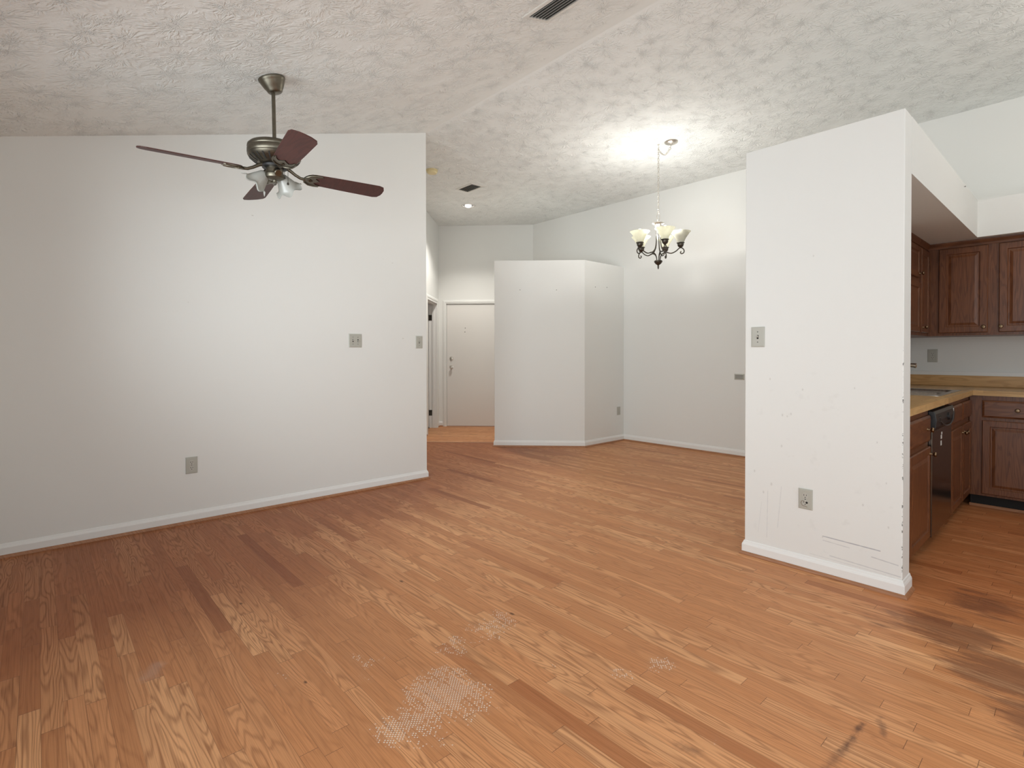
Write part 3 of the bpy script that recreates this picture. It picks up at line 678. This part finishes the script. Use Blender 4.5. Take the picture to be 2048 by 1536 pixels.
mb = MB(); mb.m = mA; mb.lathe([(.047, 2.298), (.0475, 2.292), (.0475, 2.262), (.053, 2.256), (.053, 2.244), (.048, 2.234), (.030, 2.226), (.012, 2.222), (.010, 2.212), (0, 2.208)], 36); mb.build('switch_housing', M_BRASS, fan, smooth=True)
ZB, PIT = 2.268, math.radians(13)
for k in range(4):
    az = math.radians(-6 + 90*k)
    mz = Matrix.Translation((AX.x, AX.y, 0)) @ Matrix.Rotation(az, 4, 'Z')
    # blade: local x radial, y to the counter-clockwise side; the clockwise side rides higher
    mp = mz @ Matrix.Translation((0, 0, ZB)) @ Matrix.Rotation(-PIT, 4, 'X')
    out = []
    for i in range(9):
        a = PI/2 + PI*i/8; out.append((.225 + .055*math.cos(a), .058*math.sin(a)))
    out += [(.40, -.066), (.62, -.072), (.648, -.062), (.662, -.030), (.664, 0), (.662, .030), (.648, .062), (.62, .072), (.40, .066)]
    mb = MB(); mb.m = mp; mb.prism(out, -.003, .003); bl = mb.build('blade', M_BLADE, fan, bevel=.0012)
    # iron: curved arm plus scrolled plate under the blade root
    mb = MB(); mb.m = mz; mb.tube([(.060, 0, 2.306), (.085, 0, 2.296), (.115, 0, 2.276), (.145, 0, 2.262), (.175, 0, ZB-.008)], [.011, .010, .009, .009, .010], 10)
    mb.m = mp
    pl = []
    for i in range(13):
        a = PI/2 + PI*i/12; pl.append((.222 + .060*math.cos(a), .063*math.sin(a)))
    pl += [(.262, -.058), (.272, -.050), (.258, -.046), (.240, -.040), (.226, -.026), (.238, -.014), (.256, 0), (.238, .014), (.226, .026), (.240, .040), (.258, .046), (.272, .050), (.262, .058)]
    mb.prism(pl, -.0078, -.0032)
    mb.tube([(.262, -.056, -.007), (.235, -.058, -.0085), (.200, -.052, -.0095), (.172, -.028, -.010), (.163, 0, -.010), (.172, .028, -.010), (.200, .052, -.0095), (.235, .058, -.0085), (.262, .056, -.007)], .0048, 8)
    mb.tube([(.200 + .014*math.cos(t_*.7)*(1-t_/14), .014*math.sin(t_*.7)*(1-t_/14), -.009) for t_ in range(13)], .0035, 6)
    mb.build('blade_iron', M_BRASS, fan, smooth=True)
# light kit: three arms with tulip shades
def tulip(az, tilt, nm):
    az = math.radians(az)
    dirh = Vector((math.cos(az), math.sin(az), 0))
    ax = (dirh*math.sin(math.radians(tilt)) - up*math.cos(math.radians(tilt)))
    p0 = Vector((AX.x, AX.y, 2.270)) + dirh*.022; p1 = p0 + dirh*.010 + up*.006; p2 = p1 + ax*.010
    mb = MB(); mb.tube([p0 - dirh*.01, p0 + dirh*.006 + up*.003, p1, p2], .009, 12)
    mb.m = axis_frame(p2, ax); mb.lathe([(.012, -.006), (.020, 0), (.021, .030), (.018, .034)], 24); arm = mb.build('light_arm', M_BRASS, fan, smooth=True)
    if not nm: return
    mb = MB(); mb.m = axis_frame(p2 + ax*.012, ax)
    prof = [(.021, 0), (.026, .004), (.031, .012), (.037, .027), (.045, .044), (.051, .058), (.056, .070), (.062, .080), (.073, .088), (.081, .091)]
    n = len(prof)
    def wob(j, a):
        f = max(0, (j % n - 3)/(n-1-3)) if j < n else max(0, ((2*n-1-j) - 3)/(n-1-3))
        return (.055*f*f*math.cos(6*a), .011*f*f*math.cos(6*a))
    full = prof + [(r-.0022, z+.0008) for r, z in reversed(prof)]
    mb.lathe(full, 60, False, False, wob); sh = mb.build('glass_shade', M_TULIP, arm, smooth=True)
    mb = MB(); mb.m = axis_frame(p2 + ax*.025, ax); mb.lathe([(.012, 0), (.014, .010), (.020, .024), (.022, .036), (.016, .048), (0, .055)], 20); mb.build('bulb', M_BULB_OFF, arm, smooth=True)
azr = math.degrees(math.atan2(rt.y, rt.x)) + 24.3
tulip(azr + 168, 45, True); tulip(azr + 46, 48, True); tulip(azr - 72, 50, False)
for k, (dx, ln) in enumerate(((.066, .060), (.074, .085))):
    b0 = Vector((AX.x, AX.y, 2.296)) + rt*dx + fw*(.01 if k else -.02)
    mb = MB(); mb.tube([b0, b0 - up*ln], .0013, 6); mb.m = Matrix.Translation(b0 - up*(ln+.014)); mb.lathe([(0, 0), (.006, .003), (.0065, .010), (.003, .016), (0, .017)], 12); mb.build('pull_chain', M_IRON, fan, smooth=True)

# ------------------------------------------------------------------ chandelier
HK = Vector((-2.987, 4.694, zC)); CN = Vector((-2.862, 4.728, zC))
ch = thing('chandelier', 'antiqued iron chandelier with five alabaster glass shades hanging from a chain', 'chandelier', HK)
mb = MB(); mb.m = Matrix.Translation(CN) @ Matrix.Diagonal((1, 1, -1, 1)); mb.lathe([(.064, 0), (.066, .004), (.060, .014), (.040, .024), (.014, .028), (.010, .036), (0, .038)], 36); mb.build('canopy', M_NICKEL, ch, smooth=True)
mb = MB(); mb.tube([HK + Vector((0, 0, .0)), HK - up*.014, HK - up*.028 + rt*.008, HK - up*.042 + rt*.004, HK - up*.046 - rt*.006, HK - up*.038 - rt*.012], .0028, 8); mb.m = Matrix.Translation(HK) @ Matrix.Diagonal((1, 1, -1, 1)); mb.lathe([(.012, 0), (.012, .004), (.004, .008), (0, .008)], 16); mb.build('swag_hook', M_NICKEL, ch, smooth=True)
def link(mb, c, t, k, L=.030, Wd=.0085, r=.0021):
    t = Vector(t).normalized(); s_ = rt if k % 2 else fw
    s_ = (Vector(s_) - t*Vector(s_).dot(t)).normalized()
    pts = []
    for i in range(14):
        a = 2*PI*i/14; pts.append(Vector(c) + s_*(Wd*math.cos(a)) + t*((L/2-Wd)*(1 if math.sin(a) > .01 else -1 if math.sin(a) < -.01 else 0) + Wd*math.sin(a)))
    mb.tube(pts, r, 6, True)
mb = MB(); zt, zb_ = zC-.045, 2.632; n = int((zt-zb_)/.0215)
for k in range(n+1): link(mb, (HK.x, HK.y, zt - (zt-zb_)*k/n), up, k)
a0 = HK - up*.045; a1 = CN - up*.036
n2 = 13; pp = [a0.lerp(a1, k/n2) - up*(.075*(1-(2*k/n2-1)**2)) for k in range(n2+1)]
for k in range(n2): link(mb, (pp[k]+pp[k+1])/2, pp[k+1]-pp[k], k, .028)
mb.build('chain', M_NICKEL, ch, smooth=True)
mc = Matrix.Translation((HK.x, HK.y, 0))
mb = MB(); mb.tube([(HK.x + rt.x*.014*math.cos(a), HK.y + rt.y*.014*math.cos(a), 2.588 + .042*math.sin(a)) for a in [2*PI*i/20 for i in range(20)]], .0032, 8, True); mb.build('hanging_loop', M_NICKEL, ch, smooth=True)
mb = MB(); mb.m = mc; mb.lathe([(0, 2.552), (.008, 2.550), (.012, 2.540), (.030, 2.533), (.056, 2.528), (.060, 2.522), (.054, 2.516), (.034, 2.510), (.030, 2.488), (.022, 2.478), (0, 2.476)], 32); mb.build('top_collar', M_NICKEL, ch, smooth=True)
mb = MB(); mb.m = mc; mb.lathe([(0, 2.150), (.034, 2.148), (.042, 2.140), (.040, 2.130), (.026, 2.112), (.014, 2.104), (.008, 2.098), (.009, 2.082), (.006, 2.066), (0, 2.056)], 28); mb.build('bottom_cup', M_IRON, ch, smooth=True)
def bez(pts, n=8):
    """Catmull-Rom through pts"""
    out = []; P = [Vector(p) for p in pts]
    for i in range(len(P)-1):
        p0, p1, p2, p3 = P[max(i-1, 0)], P[i], P[i+1], P[min(i+2, len(P)-1)]
        for j in range(n):
            t_ = j/n; out.append(.5*((2*p1) + (p2-p0)*t_ + (2*p0-5*p1+4*p2-p3)*t_*t_ + (3*p1-p0-3*p2+p3)*t_**3))
    out.append(P[-1]); return out
for k in range(5):
    ia = math.radians(-73 - 15.5 + 72*k); e = rt*math.cos(ia) + fw*math.sin(ia)
    def Q(r, z): return Vector((HK.x, HK.y, z)) + e*r
    mb = MB()
    mb.tube(bez([Q(.018, 2.142), Q(.022, 2.180), Q(.040, 2.212), (Q(.075, 2.226)), Q(.125, 2.214), Q(.170, 2.232), Q(.205, 2.262), Q(.228, 2.262), Q(.248, 2.240), Q(.246, 2.214), Q(.226, 2.204), Q(.214, 2.216), Q(.222, 2.228)]), .0056, 8)
    mb.tube(bez([Q(.024, 2.500), Q(.024, 2.42), Q(.024, 2.34), Q(.034, 2.275), Q(.060, 2.235), Q(.095, 2.222)]), [.004 + .003*(i/40) for i in range(41)], 8)
    arm = mb.build('arm', M_IRON, ch, smooth=True)
    pc = Q(.216, 0); ms = Matrix.Translation(pc)
    mb = MB(); mb.m = ms; mb.lathe([(0, 2.258), (.010, 2.262), (.012, 2.268), (.024, 2.276), (.031, 2.292), (.031, 2.306), (.038, 2.310), (.038, 2.316), (.030, 2.318)], 24); mb.build('socket_cup', M_IRON, arm, smooth=True)
    prof = [(.030, 2.313), (.034, 2.322), (.040, 2.338), (.050, 2.358), (.064, 2.380), (.079, 2.402), (.093, 2.418), (.099, 2.424)]
    full = prof + [(.0965, 2.4255)] + [(r-.003, z+.002) for r, z in reversed(prof[:-1])]
    mb = MB(); mb.m = ms; mb.lathe(full, 40, False, False); mb.build('glass_shade', M_SHADE, arm, smooth=True)
    lit = k != 1
    mb = MB(); mb.m = ms; mb.lathe([(.012, 2.316), (.014, 2.335), (.024, 2.370), (.030, 2.400), (.029, 2.420), (.022, 2.438), (.011, 2.449), (0, 2.452)], 20); mb.build('bulb', M_BULB if lit else M_BULB_OFF, arm, smooth=True)
    if lit:
        l = bpy.data.lights.new('chandelier_lamp', 'POINT'); l.energy = L_CHAND; l.shadow_soft_size = .03; l.color = (1, .98, .94)
        o = bpy.data.objects.new('chandelier_lamp', l); COL.objects.link(o); o.parent = ch; o.location = pc + up*2.440 - HK

# ------------------------------------------------------------------ kitchen
def raised(mb, w_, h_, st=.045):
    mb.panel(w_, h_, [(0, 0), (0, .014), (.005, .019), (st, .019), (st+.005, .012), (st+.013, .012), (st+.032, .018), (st+.036, .018)])
def slabfront(mb, w_, h_): mb.panel(w_, h_, [(0, 0), (0, .012), (.008, .017), (.014, .019)])
def knob(parent, p, n):
    mb = MB(); mb.m = axis_frame(p, n); mb.lathe([(.009, 0), (.006, .004), (.005, .014), (.012, .020), (.015, .026), (.012, .032), (0, .034)], 18); return mb.build('knob', M_KNOB, parent, smooth=True)
XF, YFk = -.668, 5.425                                 # face-frame planes: sink run (faces +x), far run (faces -y)
XW, YW = c0+T, yF
def frontX(y_, z_): return frame((XF, y_, z_), (0, 1, 0), up)     # u = +y, v = up, n = +x
def frontY(x_, z_): return frame((x_, YFk, z_), (1, 0, 0), up)    # u = +x, v = up, n = -y
def carcass(root, x0, x1, y0_, y1_, z0, z1, name='carcass', mat=None):
    mb = MB(); mb.box(x0, x1, y0_, y1_, z0, z1); return mb.build(name, mat or M_CAB, root)
# end base cabinet: drawer over door
ZT = .874
b1 = thing('base_cabinet', 'reddish brown base cabinet with one drawer and door behind the white wall end', 'base cabinet', (XF, 3.30, 0), 'kitchen base cabinets')
carcass(b1, XW+.004, XF, y0+tW+.004, 3.925, .10, ZT); carcass(b1, XW+.004, XF-.075, y0+tW+.004, 3.925, 0, .10, 'toe_kick', M_CABY)
mb = MB(); mb.m = frontX(3.39, .685); slabfront(mb, .515, .152); dr = mb.build('drawer', M_CABY, b1); knob(dr, Vector((XF+.019, 3.80, .762)), (1, 0, 0))
mb = MB(); mb.m = frontX(3.39, .118); raised(mb, .515, .535); do = mb.build('door', M_CAB, b1); knob(do, Vector((XF+.019, 3.875, .612)), (1, 0, 0))
# dishwasher
dw = thing('dishwasher', 'built-in dishwasher with black control panel and dark stainless door', 'dishwasher', (XF, 4.24, 0))
mb = MB(); mb.box(XF-.40, XF-.004, 3.932, 4.440, .101, .868); mb.build('tub', M_DARK, dw)
mb = MB(); mb.box(XF-.002, XF+.020, 3.938, 4.546, .105, .735); mb.build('door', M_STEEL_DK, dw, bevel=.004)
mb = MB()
prof = [(XF-.002, .738), (XF+.024, .738), (XF+.036, .760), (XF+.040, .800), (XF+.034, .838), (XF+.026, .856), (XF-.002, .856)]
mb.rings([[(px, yy, pz) for px, pz in prof] for yy in (3.938, 4.546)]); cp = mb.build('control_panel', M_BLACK, dw, bevel=.003)
mb = MB(); mb.m = axis_frame((XF+.038, 4.30, .802), (1, 0, .1)); mb.lathe([(.024, -.002), (.024, .010), (.020, .014), (0, .014)], 24); mb.build('dial', M_BLACK, cp, smooth=True)
mb = MB(); mb.tube(bez([(XF+.037, 4.07, .790), (XF+.044, 4.14, .762), (XF+.046, 4.24, .750), (XF+.046, 4.34, .752), (XF+.042, 4.44, .772), (XF+.036, 4.50, .812)], 5), .004, 8); mb.build('pull_lip', simple('dark_grey_plastic', (.05, .05, .052), .3), cp, smooth=True)
for k, yy in enumerate((4.03, 4.06)):
    for zz in (.790, .806, .822):
        mb = MB(); mb.box(XF+.034, XF+.0405, yy-.006, yy+.006, zz-.004, zz+.004); mb.build('button', M_SLOT, cp)
mb = MB(); mb.box(XF+.030, XF+.0372, 4.505, 4.515, .800, .838); mb.build('badge', M_LABEL, cp)
mb = MB(); mb.box(XF+.0200, XF+.0206, 4.19, 4.225, .665, .69); mb.box(XF+.0200, XF+.0206, 4.205, 4.235, .692, .708); mb.box(XF+.0200, XF+.0206, 4.185, 4.215, .625, .655); mb.build('sticker', M_LABEL, dw)
mb = MB(); mb.box(XF-.090, XF-.082, 3.938, 4.546, .005, .10); mb.build('kick_plate', M_CABY, dw)
# sink base
b2 = thing('base_cabinet', 'reddish brown sink base cabinet with two false drawers over two doors beside the dishwasher', 'base cabinet', (XF, 5.0, 0), 'kitchen base cabinets')
carcass(b2, XW+.004, XF, 4.560, yF-.004, .10, ZT-.20); mb = MB(); mb.box(XF-.02, XF, 4.560, YFk, ZT-.20, ZT); mb.build('face_frame', M_CAB, b2)
carcass(b2, XW+.004, XF-.075, 4.560, yF-.004, 0, .10, 'toe_kick', M_CABY)
for ya, yb in ((4.60, 5.0), (5.035, 5.405)):
    mb = MB(); mb.m = frontX(ya, .712); slabfront(mb, yb-ya, .126); mb.build('false_drawer', M_CABY, b2)
for ya, yb, yk in ((4.60, 5.01, 4.975), (5.025, 5.405, 5.06)):
    mb = MB(); mb.m = frontX(ya, .112); raised(mb, yb-ya, .560); do = mb.build('door', M_CAB, b2); knob(do, Vector((XF+.019, yk, .625)), (1, 0, 0))
# far base cabinet
b3 = thing('base_cabinet', 'reddish brown far base cabinet facing the room with one drawer over one door', 'base cabinet', (-.3, YFk, 0), 'kitchen base cabinets')
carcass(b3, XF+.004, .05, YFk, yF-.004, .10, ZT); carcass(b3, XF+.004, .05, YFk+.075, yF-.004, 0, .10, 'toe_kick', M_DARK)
mb = MB(); mb.m = frontY(-.588, .708); slabfront(mb, .60, .132); dr = mb.build('drawer', M_CABH, b3); knob(dr, Vector((-.388, YFk-.019, .818-.044)), (0, -1, 0))
mb = MB(); mb.m = frontY(-.588, .118); raised(mb, .60, .567); do = mb.build('door', M_CAB, b3); knob(do, Vector((-.03, YFk-.019, .63)), (0, -1, 0))
b4 = thing('base_cabinet', 'reddish brown base cabinet at the far right end of the kitchen', 'base cabinet', (.4, YFk, 0), 'kitchen base cabinets')
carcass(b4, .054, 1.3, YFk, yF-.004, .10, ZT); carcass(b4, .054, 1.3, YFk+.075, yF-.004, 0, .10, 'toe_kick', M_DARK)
for k in range(2):
    mb = MB(); mb.m = frontY(.09+k*.6, .708); slabfront(mb, .57, .132); mb.build('drawer', M_CABH, b4)
    mb = MB(); mb.m = frontY(.09+k*.6, .118); raised(mb, .57, .567); mb.build('door', M_CAB, b4)
mb = MB(); mb.box(XF+.0, 1.3, YFk+.058, YFk+.072, 0, .020)
struct(mb, 'trim_kitchen_shoe', M_SHOE, 'oak strip at the foot of the far kitchen cabinets', 'shoe molding')
# worktop with sink cut-out, splash
XE, YE = -.640, 5.395
SX0, SX1, SY0, SY1 = -1.205, -.705, 4.46, 5.26
ct = thing('countertop', 'L-shaped butcher block style countertop with low backsplash', 'countertop', (XE, 4.3, ZT), None)
mb = MB()
for bx in ((XW+.002, XE, y0+tW+.002, SY0), (XW+.002, SX0, SY0, SY1), (SX1, XE, SY0, SY1), (XW+.002, XE, SY1, yF-.002)): mb.box(*bx, ZT+.001, .914)
mb.build('worktop', M_TOPY, ct)
mb = MB(); mb.box(XE, 1.3, YE, yF-.002, ZT+.001, .914); mb.build('worktop', M_TOPX, ct)
mb = MB(); mb.box(XW+.002, 1.3, yF-.021, yF-.002, .9145, 1.006); mb.build('backsplash', M_SPL, ct)
mb = MB(); mb.box(XW+.002, XW+.021, y0+tW+.002, yF-.022, .9145, 1.006); mb.build('backsplash', M_SPL, ct)
mb = MB(); mb.box(XW+.022, 1.3, yF-.020, yF-.001, 1.0065, 1.040)
struct(mb, 'trim_backsplash', M_TRIM, 'white strip above the counter backsplash', 'trim')
# sink
sk = thing('kitchen_sink', 'double bowl stainless steel sink set in the butcher block counter', 'sink', ((SX0+SX1)/2, (SY0+SY1)/2, .914))
ym = (SY0+SY1)/2
mb = MB(); r0 = .018
def rr(x0, x1, y0_, y1_, z, r, n=5):
    pts = []
    for cx, cy, a0 in ((x1-r, y1_-r, 0), (x0+r, y1_-r, PI/2), (x0+r, y0_+r, PI), (x1-r, y0_+r, 3*PI/2)):
        pts += [(cx + r*math.cos(a0 + PI/2*i/n), cy + r*math.sin(a0 + PI/2*i/n), z) for i in range(n+1)]
    return pts
for (ya, yb) in ((SY0, ym-.004), (ym+.004, SY1)):
    mb.rings([rr(SX0-.014, SX1+.014, ya-.014 if ya == SY0 else ya-.004, yb+.014 if yb == SY1 else yb+.004, .9142, .03), rr(SX0-.014, SX1+.014, ya-.014 if ya == SY0 else ya-.004, yb+.014 if yb == SY1 else yb+.004, .918, .03),
              rr(SX0+.05, SX1-.028, ya+.022, yb-.022, .9165, .05), rr(SX0+.058, SX1-.036, ya+.030, yb-.030, .900, .05), rr(SX0+.075, SX1-.05, ya+.045, yb-.045, .748, .05)], True, False, True)
mb.build('bowl', M_STEEL, sk, smooth=True)
fc = thing('faucet', 'satin metal kitchen faucet spout behind the white wall end', 'faucet', (-1.205, 4.86, .917))
mb = MB(); mb.m = Matrix.Translation((-1.18, 4.86, 0)); mb.lathe([(.028, .9175), (.028, .924), (.020, .935), (.018, .99), (.020, 1.05), (.014, 1.07), (0, 1.075)], 24); mb.build('body', M_NICKEL, fc, smooth=True)
mb = MB(); mb.tube(bez([(-1.18, 4.86, 1.04), (-1.10, 4.86, 1.085), (-1.0, 4.86, 1.105), (-.93, 4.86, 1.112), (-.895, 4.86, 1.108)], 6), [.012 + .008*max(0, (i-12)/12)**1.5 - (.012 if i == 24 else 0) for i in range(25)], 14); mb.build('spout', M_NICKEL, fc, smooth=True)
# upper cabinets
YU = 5.575; XU = -.957
def topmold(root, p0, p1, n):
    """small crown strip from p0 to p1 facing n"""
    p0, p1, n = Vector(p0), Vector(p1), Vector(n); mb = MB()
    pr = [(0, -.045), (.006, -.045), (.010, -.030), (.020, -.008), (.022, 0), (0, 0)]
    mb.rings([[q + n*a + up*b for a, b in pr] for q in (p0, p1)]); mb.build('top_molding', M_CABH, root)
u1 = thing('wall_cabinet', 'reddish brown far wall cabinet with raised panel doors above the counter', 'wall cabinet', (-.5, YU, 1.345), 'kitchen wall cabinets')
carcass(u1, XU+.003, .45, YU, yF-.003, 1.345, zB-.002); 
def uY(x_, z_): return frame((x_, YU, z_), (1, 0, 0), up)
for xa, xb, kx in ((-.880, -.575, -.598), (-.512, -.205, -.497), (-.145, .16, None)):
    mb = MB(); mb.m = uY(xa, 1.367); raised(mb, xb-xa, .690, .048); do = mb.build('door', M_CAB, u1)
    if kx: knob(do, Vector((kx, YU-.019, 1.41)), (0, -1, 0))
topmold(u1, (XU, YU, zB-.002), (.45, YU, zB-.002), (0, -1, 0))
u2 = thing('wall_cabinet', 'narrow reddish brown wall cabinet on the sink run in the kitchen corner', 'wall cabinet', (XU, 5.4, 1.345), 'kitchen wall cabinets')
carcass(u2, XW+.003, XU, 5.235, yF-.003, 1.345, zB-.002)
mb = MB(); mb.m = frame((XU, 5.262, 1.37), (0, 1, 0), up); raised(mb, .285, .675, .040); do = mb.build('door', M_CAB, u2); knob(do, Vector((XU+.019, 5.30, 1.41)), (1, 0, 0))
topmold(u2, (XU, 5.235, zB-.002), (XU, YU, zB-.002), (1, 0, 0))
u3 = thing('wall_cabinet', 'reddish brown wall cabinet with stacked short doors above the sink, left of the narrow one', 'wall cabinet', (XU, 4.8, 1.345), 'kitchen wall cabinets')
carcass(u3, XW+.003, XU, 4.55, 5.232, 1.345, zB-.002)
mb = MB(); mb.m = frame((XU, 4.60, 1.80), (0, 1, 0), up); raised(mb, .605, .245, .040); do = mb.build('door', M_CAB, u3); knob(do, Vector((XU+.019, 5.165, 1.83)), (1, 0, 0))
mb = MB(); mb.m = frame((XU, 4.60, 1.37), (0, 1, 0), up); raised(mb, .605, .39, .040); do = mb.build('door', M_CAB, u3)
topmold(u3, (XU, 4.55, zB-.002), (XU, 5.232, zB-.002), (1, 0, 0))
# kitchen ceiling fixture, out of the picture to the right
kl = thing('flush_ceiling_light', 'round white flush ceiling light over the kitchen floor', 'ceiling light', (.55, 4.4, zC))
mb = MB(); mb.m = Matrix.Translation((.55, 4.4, zC)) @ Matrix.Diagonal((1, 1, -1, 1)); mb.lathe([(.16, 0), (.16, .02), (.15, .024)], 32); mb.build('base_pan', M_VENT, kl, smooth=True)
mb = MB(); mb.m = Matrix.Translation((.55, 4.4, zC)) @ Matrix.Diagonal((1, 1, -1, 1)); mb.lathe([(.148, .0245), (.14, .05), (.10, .085), (.05, .10), (0, .104)], 32); mb.build('glass_bowl', emit('lit_bowl', (1, .93, .82), 3.0), kl, smooth=True)
l = bpy.data.lights.new('kitchen_lamp', 'POINT'); l.energy = L_KITCH; l.shadow_soft_size = .14; l.color = (1, .96, .90)
o = bpy.data.objects.new('kitchen_lamp', l); COL.objects.link(o); o.parent = kl; o.location = (0, 0, -.28)
